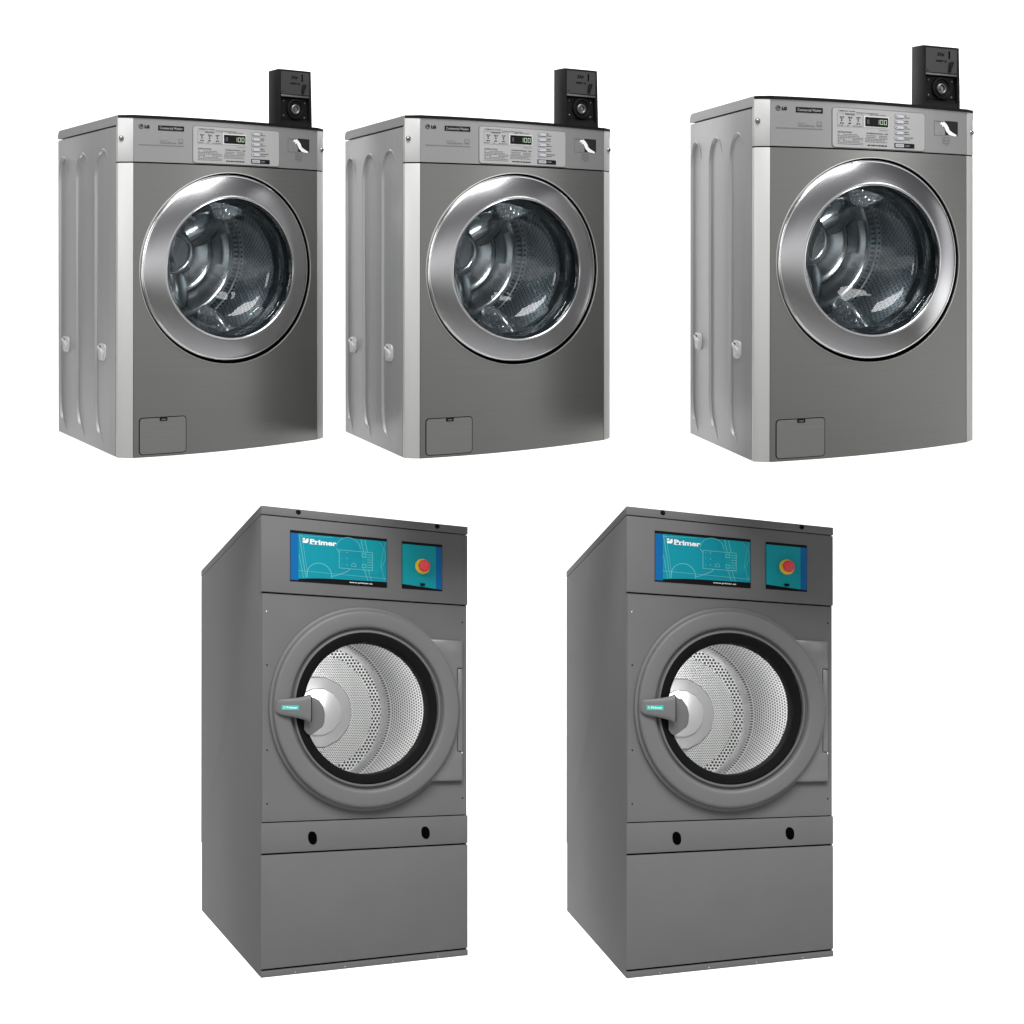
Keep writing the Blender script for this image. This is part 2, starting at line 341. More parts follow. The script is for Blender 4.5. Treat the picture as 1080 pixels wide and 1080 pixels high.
def make_washer():
    root = empty('washing_machine'); W2 = WW / 2; rnd = random.Random(3)
    # cabinet: U of sheet metal with a floor, grooves pressed into the sides
    t = .006
    mb = MB().prism([(-W2, .047), (-W2, WD), (W2, WD), (W2, .047), (W2 - t, .047), (W2 - t, WD - t), (-W2 + t, WD - t), (-W2 + t, .047)], 0.0, .9695, 'z', .0015)
    mb.box(-W2 + t + .0005, W2 - t - .0005, .05, WD - t - .0005, .004, .010)
    def ridge(path, h, wd, side):
        vs, fs = [], []; n = len(path)
        for i, (y, z) in enumerate(path):
            a = path[max(0, i - 1)]; b = path[min(n - 1, i + 1)]; d = Vector((b[0] - a[0], b[1] - a[1])).normalized()
            px, pz = -d.y, d.x; k = min(1, i / 5, (n - 1 - i) / 5); hh = h * k; x = side * W2
            for o, e in ((-1, -.0004), (-.35, hh * .9), (.35, hh * .9), (1, -.0004)): vs.append((x + side * e, y + px * wd * o * (.4 + .6 * k), z + pz * wd * o * (.4 + .6 * k)))
        for i in range(n - 1):
            for j in range(3): fs.append((4 * i + j, 4 * i + j + 1, 4 * i + 5 + j, 4 * i + 4 + j) if side > 0 else (4 * i + j, 4 * i + 4 + j, 4 * i + 5 + j, 4 * i + j + 1))
        mb.add(vs, fs)
    for yv, yt, yb in ((.2085, .1475, .168), (.380, .3266, .3369), (.5445, .5095, .5157)):
        path = [(yb - .02, .018), (yb - .012, .032)]
        for i in range(9):
            a = i / 8; path.append((yb + (yv - yb) * math.sin(a * math.pi / 2), .048 + .10 * (1 - math.cos(a * math.pi / 2))))
        path += [(yv, .3), (yv, .5), (yv, .7)]
        for i in range(11):
            a = i / 10; path.append((yv - (yv - yt) * (1 - math.cos(a * math.pi / 2)), .835 + .075 * math.sin(a * math.pi / 2)))
        path += [(yt - .02, .904), (yt - .036, .885), (yt - .046, .86)]
        for sd in (-1, 1): ridge(path, .0075, .0060, sd)
    cab = mb.build('cabinet', 'side', root)
    # lid with a rounded rear edge
    pr = [(.0285, .9735), (.0285, .9985), (.030, 1.0)]
    pr += [(WD - .022 + .022 * math.sin(a * math.pi / 16), .978 + .022 * math.cos(a * math.pi / 16)) for a in range(9)] + [(WD, .9735)]
    MB().prism(pr, -W2 - .0015, W2 + .0015, 'x').build('lid', 'lid', root)
    # black lip that closes the lid over the fascia
    n = 24; pl = [(-W2, .0285)] + [(x, bow((x, -.003, 0))[1]) for x in [-.312 + .624 * i / n for i in range(n + 1)]] + [(W2, .0285)]
    MB().prism(pl, .9925, 1.0005, 'z').build('lid_lip', 'black', root)
    # dark liner seen through the seams
    for s in (-1, 1):
        pl = [(s * (W2 - .007), .05), (s * (W2 - .001), .0445), (s * (W2 - .001), .030), (s * .309, .004), (s * .3045, .004), (s * .3045, .020), (s * (W2 - .02), .05)]
        MB().prism(pl, .002, .991, 'z').build('seam_liner', 'gap', root)
    MB().box(-.304, .304, .0125, .0165, .860, .990).build('seam_liner', 'gap', root)
    # pale corner trims, one above and one below the seam on each side
    for s in (-1, 1):
        for z0, z1 in ((0.0, .8655), (.8690, .9922)):
            p = [(s * W2, .043), (s * W2, .0285), (s * (W2 - .012), .0185), (s * .3115, -.001), (s * .3115, .006), (s * (W2 - .012), .027), (s * (W2 - .006), .043)]
            tr = MB().prism(p, z0, z1, 'z', .0008).build('corner_trim', 'trim', root)
            if z0 > .5:
                sx = -.3405 if s < 0 else .3375
                MB().dome((sx, .9345), .0082, .0205 if s < 0 else .0180, .006).build('screw_cap', 'screw', tr)
    # fascia
    f = MB().plate(-.3105, .3105, .8695, .9920, 0, .018, nx=40)
    f.add([(-.31, -.0012, .8712), (.31, -.0012, .8712), (.31, -.0003, .8697), (-.31, -.0003, .8697)], []) 
    f.bend(bow); fas = f.build('control_panel', 'fascia', root)
    def B(mb, name, m, par): mb.bend(bow); return mb.build(name, m, par)
    # maker's mark and lettering on the left of the fascia
    B(MB().disc((-.2895, .9690), .0068, -.0008), 'logo_disc', 'ink', fas)
    lg = MB().text('LG', -.2795, -.2645, .9638, .9734, -.0010, .10)
    lg2 = MB().line([(-.2902, .9722), (-.2902, .9664), (-.2872, .9664)], .0010, -.0012)
    lg2.line([(-.2895 + .0046 * math.cos(a * math.pi / 12), .969 + .0046 * math.sin(a * math.pi / 12)) for a in range(7, 25)], .0008, -.0012)
    B(lg2, 'logo_mark', 'plate', fas); B(lg, 'logo_lettering', 'ink', fas)
    B(MB().plate(-.2390, -.1610, .9598, .9740, -.0010, .0010, nx=8), 'name_badge', 'black', fas)
    B(MB().text('Commercial Washer', -.2345, -.1655, .9635, .9705, -.0014, .01), 'badge_lettering', 'plate', fas)
    B(MB().text('Inverter', -.2320, -.2090, .9300, .9340, -.0008), 'drive_lettering', 'greyink', fas)
    B(MB().text('DirectDrive', -.2320, -.1850, .9228, .9283, -.0008, .03), 'drive_lettering', 'greyink', fas)
    l = MB().frame(-.1785, -.1640, .9240, .9375, .0012, -.0008); l.line([(-.1785, .9285), (-.1640, .9285)], .0012, -.0009); l.line([(-.1745, .9262), (-.1680, .9262)], .0018, -.0009)
    B(l, 'drive_emblem', 'greyink', fas)
    B(MB().plate(-.2960, -.1610, .9162, .9188, -.0008, .0008, nx=10), 'fascia_line', 'greyink', fas)
    # instruction plate
    B(MB().plate(-.1350, .1615, .8695 + .0005, .9792, -.0012, .0012, .010, nx=18), 'plate_surround', 'greyink', root)
    ip = B(MB().plate(-.1327, .1592, .8722, .9772, -.0030, .0024, .008, nx=18), 'instruction_plate', 'plate', root)
    y = -.0034
    def P(mb, name, m='ink'): return B(mb, name, m, ip)
    P(MB().text('COMMERCIAL WASHER', -.1175, -.0655, .9680, .9715, y, .01), 'plate_heading')
    P(MB().dashes(-.062, .006, .9672, .0014, y, rnd), 'heading_rule'); P(MB().text('INSERT COINS TO START', -.0216, .0300, .9615, .9648, y, .01), 'display_heading')
    P(MB().text('PRICING', -.0950, -.0670, .9592, .9630, y, .02), 'table_heading')
    for i, xx in enumerate((-.1060, -.0810, -.0560)):
        c = MB().dashes(xx - .006, xx + .007, .9535, .0022, y, rnd); c.dashes(xx - .004, xx + .005, .9500, .0018, y, rnd)
        c.poly([(xx - .0028, .9455), (xx + .0028, .9455), (xx, .9410)], y, .0002); c.plate(xx - .0008, xx + .0008, .9450, .9480, y, .0002, nx=1)
        c.dashes(xx - .005, xx + .006, .9370, .0030, y, rnd); P(c, 'price_arrow')
    P(MB().dashes(-.117, -.045, .9310, .0012, y, rnd), 'table_rule')
    P(MB().text('INSTRUCTIONS', -.1180, -.0760, .9110, .9150, y, .02), 'notes_heading'); P(MB().text('INTERNATIONAL  USE', -.0300, .0372, .9110, .9148, y, .02), 'notes_heading')
    fine = MB(); fine2 = MB()
    for i in range(7):
        z = .9068 - i * .0043
        fine.dashes(-.1180, -.0410 - (.012 if i in (1, 4) else 0), z, .0022, y, rnd, .75)
        if i < 5: fine2.dashes(-.0305 - (.004 if i > 1 else 0), .0372 - (.01 if i == 3 else 0), z, .0022, y, rnd, .75)
    P(fine, 'fine_print', 'greyink'); P(fine2, 'fine_print', 'greyink')
    P(MB().frame(-.1195, -.0410, .9275, .9640, .0007, y), 'table_border', 'greyink')
    P(MB().dashes(.010, .037, .9225, .0016, y, rnd), 'display_note', 'greyink')
    P(MB().dashes(-.0270, .0375, .8803, .0034, y, rnd, 1.0), 'address_print')
    # display
    B(MB().plate(-.0378, .0404, .9288, .9602, -.0040, .001, .002, nx=8), 'display_bezel', 'platepale', ip)
    dp = B(MB().plate(-.0347, .0373, .9322, .9570, -.0050, .001, .001, nx=8), 'display', 'black', ip)
    seg = {'1': 'bc', '0': 'abcdef', '8': 'abcdefg'}
    def digit(mb, ch, x, z, w, h, th, y):
        g = {'a': ((x, z + h), (x + w, z + h)), 'd': ((x, z), (x + w, z)), 'g': ((x, z + h / 2), (x + w, z + h / 2)), 'f': ((x, z + h / 2), (x, z + h)), 'e': ((x, z), (x, z + h / 2)), 'b': ((x + w, z + h / 2), (x + w, z + h)), 'c': ((x + w, z), (x + w, z + h / 2))}
        for k in seg[ch]: mb.line(g[k], th, y)
    led = MB()
    for ch, x in (('1', .0005), ('0', .0125), ('0', .0245)): digit(led, ch, x, .9388, .0075, .0115, .0015, -.0056)
    B(led, 'display_digits', 'led', ip)
    dim = MB(); digit(dim, '8', -.0285, .9395, .0048, .0095, .0012, -.0056); B(dim, 'display_symbol', 'greyink', ip)
    # five programme buttons and their captions
    for i in range(5):
        z = .9648 - i * .0152
        P(MB().plate(.0592, .0895, z - .0054, z + .0054, -.0040, .001, .003, nx=4), 'button_rim', 'greyink')
        P(MB().plate(.0606, .0880, z - .0042, z + .0042, -.0048, .0012, .0025, nx=4), 'programme_button', 'button')
        P(MB().dashes(.0630, .0680, z, .0020, -.0052, rnd, 1), 'button_mark')
        P(MB().text(('HOT', 'WARM', 'COLD', 'BRIGHTS', 'DELICATES & KNITS')[i], .0915, (.0985, .1040, .1000, .1050, .1200)[i], z + .0006, z + .0040, y, .02), 'button_caption')
        P(MB().dashes(.0915, .1100 - (i % 2) * .003, z - .0032, .0018, y, rnd), 'caption_note')
    B(MB().plate(.0584, .1238, .8775, .8903, -.0040, .001, .001, nx=6), 'start_button', 'black', ip)
    B(MB().plate(.0615, .0885, .8795, .8884, -.0048, .001, .002, nx=4), 'start_key', 'button', ip)
    B(MB().text('START', .0640, .0860, .8815, .8862, -.0052, .01), 'start_lettering', 'greyink', ip)
    B(MB().text('START', .0935, .1075, .8818, .8858, -.0046, .01), 'key_lettering', 'plate', ip)
    # card notice with a hand on the right
    nt = MB().frame(.1940, .2330, .9190, .9612, .0012, -.0008); nt.line([(.2180, .919), (.2180, .9300)], .0008, -.0009); nt.line([(.2010, .9585), (.2260, .9585)], .0014, -.0009)
    for i in range(6): nt.dashes(.2225, .2495, .9145 - i * .0042, .0020, -.0008, rnd, .8)
    B(nt, 'card_notice', 'greyink', fas)
    B(MB().plate(.2320, .2785, .9215, .9622, -.0008, .0008, nx=4), 'notice_field', 'ink', fas)
    hand = [(.2145, .9500), (.2155, .9550), (.2195, .9580), (.2235, .9565), (.2270, .9592), (.2310, .9570), (.2350, .9545), (.2405, .9490), (.2440, .9440), (.2470, .9370), (.2540, .9320), (.2640, .9275), (.2745, .9232), (.2700, .9195), (.2590, .9205), (.2460, .9228), (.2400, .9290), (.2365, .9310), (.2330, .9380), (.2290, .9440), (.2260, .9475), (.2235, .9440), (.2205, .9455), (.2225, .9510)]
    B(MB().poly(hand, -.0016, .0006), 'hand_picture', 'white', fas)
    # front sheet with the door opening
    fp = round_hole_panel(-.3100, .3100, 0.0, .8655, (-.0045, .5585), .2875, 0, .010); fp.bend(bow); pan = fp.build('front_panel', 'steel', root)
    # filter flap bottom left
    B(MB().plate(-.2945, -.1525, .0078, .1208, -.0010, .0010, .011, nx=12), 'flap_gap', 'gap', pan)
    fl = B(MB().plate(-.2922, -.1548, .0100, .1186, -.0026, .0020, .0095, nx=12), 'filter_flap', 'flap', root)
    B(MB().plate(-.2345, -.2115, .1090, .1195, -.0042, .002, .003, nx=4), 'flap_catch', 'black', fl)
    B(MB().plate(-.2290, -.2165, .1125, .1150, -.0050, .001, 0, nx=3), 'catch_mark', 'greyink', fl)
    # black annulus painting the door's shadow gap, ring, seal, bowl: all follow the bow of the front
    def dbow(p): return (p[0], p[1] - BOW * max(0.0, 1 - (p[0] / .31) ** 2) * min(1, max(0, (.07 - p[1]) / .06)), p[2])
    D = (-.0140, .5612)
    MB().lathe([(.2930, .0105), (.2780, .0060), (.2550, .0060)], (-.0050, .5590), 128).bend(dbow).build('door_shadow_gap', 'gap', root)
    ring = [(.2765, .010), (.2768, -.0050), (.2764, -.0100), (.2740, -.0135), (.2690, -.0160), (.2500, -.0225), (.2300, -.0280), (.2180, -.0308), (.2130, -.0318), (.2100, -.0310), (.2088, -.0280), (.2085, -.0080)]
    dr = MB().lathe(ring, D, 160).bend(dbow).build('door_ring', 'ring', root, angle=60)
    MB().lathe([(.2766, .0000), (.2785, -.0040), (.2790, -.0085), (.2776, -.0128), (.2750, -.0148), (.2728, -.0148)], D, 160).bend(dbow).build('outer_bead', 'rim', dr)
    MB().lathe([(.2873, .0040), (.2873, -.0006), (.2880, -.0013), (.2892, -.0009), (.2898, .0004)], (-.0045, .5585), 160).bend(bow).build('opening_bead', 'trim', pan)
    MB().lathe([(.2118, -.0324), (.2104, -.0330), (.2090, -.0320), (.2082, -.0290)], D, 160).bend(dbow).build('inner_bead', 'rim', dr)
    MB().lathe([(.2750, .008), (.2084, .000), (.2081, -.022), (.2050, -.016), (.2050, .020), (.2000, .034), (.2075, .050), (.2000, .066), (.2060, .085), (.2500, .100)], D, 128).bend(dbow).build('door_seal', 'rubber', root)
    bowl = [(.2055, -.0300), (.2015, -.0260), (.1960, -.0120), (.1900, .008), (.1885, .013), (.1850, .014), (.1830, .022), (.1780, .035), (.1740, .036), (.1660, .046), (.140, .056), (.105, .062), (.06, .066), (0, .067)]
    MB().lathe(bowl, D, 128).bend(dbow).build('door_glass', 'bowl', root)
    def tilt(p): return (p[0], p[1], p[2] + max(0.0, p[1] - .10) * .16)
    # drum: punched cylinder, pressed back plate with its boss, three lifters
    drum = MB().lathe([(.2200, .102), (.2480, .112), (.2550, .130), (.2550, .395), (.2450, .412)], (CX, CZ), 128).bend(tilt).build('drum', 'drum', root)
    bk = MB().lathe([(.2460, .411), (.2250, .408), (.2150, .395), (.2050, .408), (.150, .412), (.138, .400), (.125, .412), (.085, .414), (.078, .402), (.070, .398), (.060, .400), (.055, .408), (0, .410)], (CX, CZ + .0), 128)
    for k in range(3):
        a = math.radians(35 + 120 * k); u = Vector((math.cos(a), math.sin(a))); p = Vector((-u.y, u.x)); vs = []; fs = []
        nn = 12
        for i in range(nn + 1):
            tt = i / nn; rr = .065 + tt * .135; wd = .030 + .020 * math.sin(tt * math.pi); hh = .028 * math.sin(min(1, .25 + tt) * math.pi * .5) * (1 if tt < .85 else (1 - tt) / .15)
            for o, e in ((-1, 0), (-.6, .7), (0, 1), (.6, .7), (1, 0)):
                q = u * rr + p * wd * o; vs.append((CX + q.x, .4115 - hh * e, CZ + q.y))
        for i in range(nn):
            for j in range(4): fs.append((5 * i + j, 5 * i + j + 1, 5 * i + 6 + j, 5 * i + 5 + j))
        bk.add(vs, fs)
    bk.bend(tilt).build('drum_back', 'drumback', drum, angle=50)
    for deg in (52, 172, 292):
        a0 = math.radians(deg); vs, fs = [], []; ni, nj = 16, 12
        for i in range(ni + 1):
            ty = i / ni; yy = .135 + ty * .26
            half = .22 * (math.sin(ty * math.pi) ** .5) * (1.15 - .35 * ty) + .004; hgt = .090 * (math.sin(ty * math.pi) ** .6)
            for j in range(nj + 1):
                s = -1 + 2 * j / nj; a = a0 + half * s; rr = .2545 - hgt * (math.cos(s * math.pi / 2) ** .8 if abs(s) < 1 else 0)
                vs.append((CX + rr * math.cos(a), yy, CZ + rr * math.sin(a)))
        for i in range(ni):
            for j in range(nj): fs.append((i * (nj + 1) + j, i * (nj + 1) + j + 1, (i + 1) * (nj + 1) + j + 1, (i + 1) * (nj + 1) + j))
        MB().add(vs, fs).bend(tilt).build('lifter', 'lifter', drum, angle=60)
    lm = bpy.data.lights.new('drum_fill_lamp', 'AREA'); lm.shape = 'RECTANGLE'; lm.size = .12; lm.size_y = .025; lm.energy = .75  # added to brighten the drum inside; the washer itself has no lamp
    lo = bpy.data.objects.new('drum_fill_lamp', lm); COL.objects.link(lo); lo.parent = root
    lo.location = (CX - .05, .118, CZ + .222); lo.rotation_euler = (math.radians(38), 0, 0)
    # transit brackets on the left side
    for yy, zz in ((.1555, .3073), (.4883, .3052)):
        n = 20; poly = [(yy + .030 * math.copysign(abs(math.cos(2 * math.pi * k / n)) ** .5, math.cos(2 * math.pi * k / n)), zz + .026 * math.copysign(abs(math.sin(2 * math.pi * k / n)) ** .5, math.sin(2 * math.pi * k / n))) for k in range(n)]
        br = MB().prism(poly, -W2 - .0035, -W2 + .001, 'x', .001).build('side_bracket', 'bracket', root)
        MB().prism([(yy - .020, zz - .016), (yy + .022, zz + .010), (yy + .022, zz + .018), (yy - .020, zz + .002)], -W2 - .010, -W2 - .0036, 'x', .001).build('bracket_tongue', 'bracket', br)
        MB().prism([(yy + .004, zz + .016), (yy + .022, zz + .0185), (yy + .014, zz + .006)], -W2 - .0045, -W2 - .0036, 'x').build('bracket_slot', 'gap', br)
    # feet, hidden behind the sheet
    for fx in (-.29, .29):
        for fy in (.09, .52): MB().box(fx - .02, fx + .02, fy - .02, fy + .02, -.012, .0035, .002).build('foot', 'black', root)
    # coin box on the lid
    x0, x1, y0, y1 = .2215, .3420, .100, .171
    cb = MB().prism([(y1, 1.0008), (y1, 1.185), (y0, 1.185), (y0, 1.1005), (y0 + .012, 1.0965), (y0 + .012, 1.034), (y0 - .006, 1.020), (y0 - .006, 1.0008)], x0 + .008, x1 - .008, 'x')
    side = [(y1, 1.0008), (y1, 1.185), (y0, 1.185), (y0 - .006, 1.060), (y0 - .008, 1.0008)]
    cb.prism(side, x0, x0 + .0079, 'x', .001); cb.prism(side, x1 - .0079, x1, 'x', .001)
    box = cb.build('coin_box', 'boxblack', root)
    MB().plate(x0 + .0085, x1 - .0085, 1.1095, 1.1790, y0 - .0025, .0024, .002, nx=4).build('coin_plate', 'boxplate', box)
    MB().box(x0 + .0085, x1 - .0085, y0 - .004, y0 - .0002, 1.1008, 1.1068, .001).build('plate_ledge', 'boxedge', box)
    MB().text('25\u00a2', .2665, .2920, 1.1560, 1.1672, y0 - .003, .03, .2).build('coin_lettering', 'gap', box)
    MB().text('INSERT 25', .2640, .2990, 1.1400, 1.1460, y0 - .003, .03).build('coin_lettering', 'gap', box)
    MB().dome((.2365, 1.1165), .0025, y0 - .0026, .001, 12).build('plate_rivet', 'ink', box)
    MB().plate(.3055, .3100, 1.1510, 1.1730, y0 - .0036, .001, nx=2).build('coin_slot', 'gap', box)
    MB().prism([(.3050, 1.1135), (.3110, 1.1120), (.3140, 1.1240), (.3215, 1.1400), (.3190, 1.1440), (.3090, 1.1415), (.3060, 1.1290)], y0 - .009, y0 - .0026, 'y', .001).build('reject_lever', 'black', box)
    MB().prism([(x0 + .0085, 1.0340), (x1 - .0085, 1.0340), (x1 - .0085, 1.0962), (x0 + .0085, 1.0962)], y0 + .0100, y0 + .0118, 'y').build('lock_plate', 'black', box)
    lock = MB().lathe([(.0300, y0 + .010), (.0300, y0 - .001), (.0265, y0 - .002), (.0225, y0 + .004), (.0170, y0 + .004)], (.2855, 1.0655), 40).build('lock', 'black', box)
    MB().lathe([(.0150, y0 + .004), (.0150, y0 - .004), (.0125, y0 - .0055), (.0095, y0 - .004), (.0090, y0 + .001), (.0050, y0 + .001), (.0045, y0 - .003), (0, y0 - .003)], (.2835, 1.0635), 28).build('lock_barrel', 'boxedge', box)
    for px, pz in ((.2455, 1.0885), (.3235, 1.0855), (.2455, 1.0430), (.3220, 1.0400)):
        MB().dome((px, pz), .0034, y0 + .0098, .003, 14).build('box_screw', 'boxedge', box)
    return root

# ------------------------------------------------------------------ tumble dryer, unit height (scaled to 1.45 m), origin at the foot of its front
DC = (0.0, .5625)
def make_dryer():
    root = empty('tumble_dryer'); W2 = DW / 2
    t = .004
    mb = MB()
    side = [(.010, 0.0), (1.090, 0.0), (1.090, .193), (DD, .193), (DD, .9795), (.010, .9795)]
    mb.prism(side, -W2, -W2 + t, 'x', .0008); mb.prism(side, W2 - t, W2, 'x', .0008)
    mb.box(-W2 + t + .0003, W2 - t - .0003, 1.080, 1.088, .001, .979); mb.box(-W2 + t + .0003, W2 - t - .0003, .02, 1.0795, .002, .008)
    mb.build('cabinet', 'paint', root)
    MB().box(-W2 + t + .001, W2 - t - .001, .0105, .0135, .800, .979).build('seam_backing', 'gap', root)
    MB().box(-W2 + t + .001, W2 - t - .001, .0105, .0135, .009, .325).build('seam_backing', 'gap', root)
    lid = MB().box(-W2 - .0005, W2 + .0005, -.0005, DD + .001, .9815, 1.0, .0012).build('top_cover', 'paint', root)
    for px in (-.160, .170):
        MB().dome((px, .9935), .0058, -.0004, .003, 20).build('cover_screw', 'gasket', lid)
    hd = MB().box(-W2 + .0002, W2 - .0002, 0, .0100, .8112, .9792, .001).build('header_panel', 'paint', root)
    # printed control film
    def sw(x0, x1, lo, hi, y, nm, m, par, nx=16): return MB().plate(x0, x1, lo, hi, y, .0005, nx=nx).build(nm, m, par)
    scr = MB().box(-.1790, .0478, -.0012, -.0001, .8382, .9518).build('control_screen', 'film_black', root)
    low = lambda x: .8425 + .0072 * math.sin(min(1, (x + .1781) / .11) * math.pi / 2) + .0016 * max(0, (x + .0681) / .115)
    sw(-.1781, -.1600, .8410, .9455, -.0018, 'blue_stripe', 'blue', scr)
    sw(-.1600, .0468, low, .9455, -.0018, 'teal_field', 'teal', scr)
    pale = MB(); y = -.0022
    pale.poly([(-.018, .945), (.030, .945), (.044, .915), (.040, .880), (.020, .865), (-.010, .872)], -.0021, .0002)
    pale.build('pale_field', 'teal2', scr)
    ln = MB(); lw = .00085
    def arc(c, r, a0, a1, n=22, rz=None): return [(c[0] + r * math.cos(math.radians(a0 + (a1 - a0) * i / n)), c[1] + (rz or r) * math.sin(math.radians(a0 + (a1 - a0) * i / n))) for i in range(n + 1)]
    ln.line([(-.1405, .8495)] + arc((-.1118, .856), .0287, 180, 0, rz=.0265) + [(-.0830, .8505)], lw * 1.3, y)
    ln.line([(-.1585, .9430), (-.1430, .8480)], lw, y); ln.line([(-.1585, .8980), (-.1485, .8470)], lw * .8, y); ln.line([(-.1530, .9440), (-.1390, .8560)], lw * .6, y)
    ln.line([(-.1595, .9400), (-.0800, .9430)], lw * .6, y); ln.line([(-.1595, .8625), (.0460, .8590)], lw * .7, y)
    ln.line(arc((-.0435, .9230), .0275, 178, 0, rz=.0235), lw, y)
    ln.line([(-.0720, .9200), (-.0655, .9100)], lw, y)
    ln.line([(-.0820, .8555), (-.0740, .8570), (-.0460, .8690), (-.0400, .8750)], lw * 1.2, y)
    for dx in (0, .009):
        ln.line([(-.0140 + dx, .9440), (-.0080 + dx, .9180)], lw, y); ln.line([(-.0060 + dx, .8745), (.0020 + dx, .8515)], lw, y)
    ln.line(arc((.0150, .9120), .0290, 60, -55, rz=.0330), lw * .5, y); ln.line([(.0440, .9440), (.0380, .9200), (.0330, .8900), (.0420, .8560)], lw * .5, y)
    ln.frame(-.0659, .0137, .8750, .9170, lw, y, .0002)
    for i in range(7): ln.line([(.0010, .8760 + i * .0058), (.0137, .8760 + i * .0058)], lw * .9, y)
    ln.frame(-.0115, -.0020, .9045, .9130, lw, y, .0002); ln.frame(-.0115, -.0020, .8800, .8885, lw, y, .0002)
    for i in range(3):
        ln.disc((-.0475, .9120 - i * .0140), .0011, y, .0002, 8); ln.disc((-.0590, .9120 - i * .0140), .0007, y, .0002, 8)
    ln.line([(-.0365, .8815), (-.0365, .8855), (-.0310, .8895), (-.0260, .8855), (-.0260, .8815), (-.0365, .8815)], lw, y)
    ln.build('line_drawing', 'cyanline', scr)
    lt = MB(); y2 = -.0023
    lt.text('Primer', -.1335, -.0715, .9238, .9355, y2, .035)
    lt.poly([(-.1500, .9255), (-.1400, .9255), (-.1370, .9285), (-.1370, .9360), (-.1400, .9360), (-.1430, .9330), (-.1430, .9310), (-.1500, .9310)], y2, .0002); lt.poly([(-.1500, .9325), (-.1450, .9325), (-.1450, .9362), (-.1500, .9362)], y2, .0002)
    # slab serifs on the stems
    for a, b in ((-.1345, -.1240), (-.1232, -.1165), (-.1130, -.1090)): lt.plate(a, b, .9238, .9250, y2 - .0001, .0001, nx=1)
    lt.build('brand_lettering', 'white', scr)
    MB().text('www.primer.es', -.0416, .0129, .8422, .8466, -.0016, .02).build('address_lettering', 'white', scr)
    # emergency stop field
    em = MB().box(.0840, .1820, -.0012, -.0001, .8394, .9502).build('stop_panel', 'film_black', root)
    lo2 = lambda x: .8500 - .0072 * (x - .0849) / .0964
    sw(.0849, .1664, lo2, .9440, -.0018, 'teal_field', 'teal2', em); sw(.1664, .1813, lo2, .9440, -.0018, 'blue_stripe', 'blue', em)
    MB().lathe([(.0178, -.0019), (.0178, -.0050), (.0168, -.0062), (.0085, -.0066), (.0085, -.0100)], (.1335, .8943), 40).build('button_collar', 'yellow', em)
    MB().lathe([(.0080, -.0064), (.0085, -.0140), (.0130, -.0155), (.0139, -.0180), (.0137, -.0215), (.0122, -.0245), (.0080, -.0262), (0, -.0268)], (.1335, .8943), 40).build('stop_button', 'red', em)
    MB().box(.1275, .1385, -.0060, -.0020, .8488, .8548, .001).build('stop_lug', 'film_black', em)
    # front panel with the drum opening
    fp = round_hole_panel(-.2424, .2424, .3190, .8082, DC, .196, .005, .012, 8).build('front_panel', 'paint', root)
    for px, pz in ((-.2316, .7683), (-.2306, .6523), (-.2306, .4701), (-.2305, .3569), (.2337, .7685), (.2334, .3570)):
        MB().dome((px, pz), .0019, .0050, .0012, 10).build('panel_screw', 'chrome' if (px < 0 and pz > .7) else 'gasket', fp)
    # hinge housing on the right
    hg = MB().prism([(.150, .3970), (.2312, .3970), (.2312, .4640), (.2180, .4640), (.2180, .6585), (.2312, .6585), (.2312, .7250), (.150, .7250)], -.0085, .0048, 'y', .0045).build('hinge_housing', 'hinge', root)
    MB().box(.2186, .2312, -.0062, .0048, .4648, .6577, .0028).build('hinge_cover', 'hinge', hg)
    MB().dome((.2290, .4620), .0022, -.0080, .0012, 10).build('hinge_pin', 'chrome', hg)
    # door: broad padded ring with a step, gasket, pane, handle
    ring = [(.2272, .0046), (.2276, .0000), (.2266, -.0048), (.2235, -.0062), (.2205, -.0064), (.2198, -.0120), (.2192, -.0180), (.2168, -.0212), (.2120, -.0224), (.1900, -.0222), (.1835, -.0212), (.1812, -.0190), (.1800, -.0110), (.1785, -.0085), (.1765, -.0088), (.1750, -.0130), (.1728, -.0160), (.1700, -.0164), (.1685, -.0140), (.1682, -.0100)]
    door = MB().lathe(ring, DC, 160).build('door', 'doorpaint', root, angle=40)
    MB().lathe([(.1682, -.0120), (.1670, -.0155), (.1640, -.0160), (.1480, -.0110), (.1462, -.0080), (.1462, .030)], (-.002, .5625), 128).build('gasket', 'gasket', door)
    MB().lathe([(.1470, -.0065), (.120, -.0080), (.07, -.0090), (0, -.0095)], (-.002, .5615), 96).build('pane', 'pane', door)
    hp = [(-.1500, .5140), (-.1440, .5060), (-.1358, .5010), (-.1080, .5200), (-.1035, .5300), (-.1023, .5480), (-.1060, .5640), (-.1172, .5800), (-.1381, .5880), (-.1500, .5840)]
    MB().prism(hp, -.0200, -.0150, 'y', .0015).build('handle_plate', 'doorpaint', door)
    # paddle: widens and lifts to the right
    vs, fs = [], []; st = [(-.2165, .5625, .0095, -.0255, .003), (-.2125, .5625, .0140, -.0290, .007), (-.2050, .5620, .0166, -.0325, .011), (-.1900, .5612, .0185, -.0355, .014), (-.1700, .5604, .0215, -.0395, .016), (-.1550, .5598, .0250, -.0430, .018), (-.1450, .5595, .0295, -.0455, .020), (-.1395, .5595, .0320, -.0465, .022)]
    K = 14
    for (xx, zc, hh, yy, th) in st:
        for k in range(K):
            a = 2 * math.pi * k / K; ca, sa = math.cos(a), math.sin(a)
            vs.append((xx, yy + th / 2 + th / 2 * math.copysign(abs(ca) ** .45, ca), zc + hh * math.copysign(abs(sa) ** .6, sa)))
    for i in range(len(st) - 1):
        for k in range(K): fs.append((i * K + k, (i + 1) * K + k, (i + 1) * K + (k + 1) % K, i * K + (k + 1) % K))
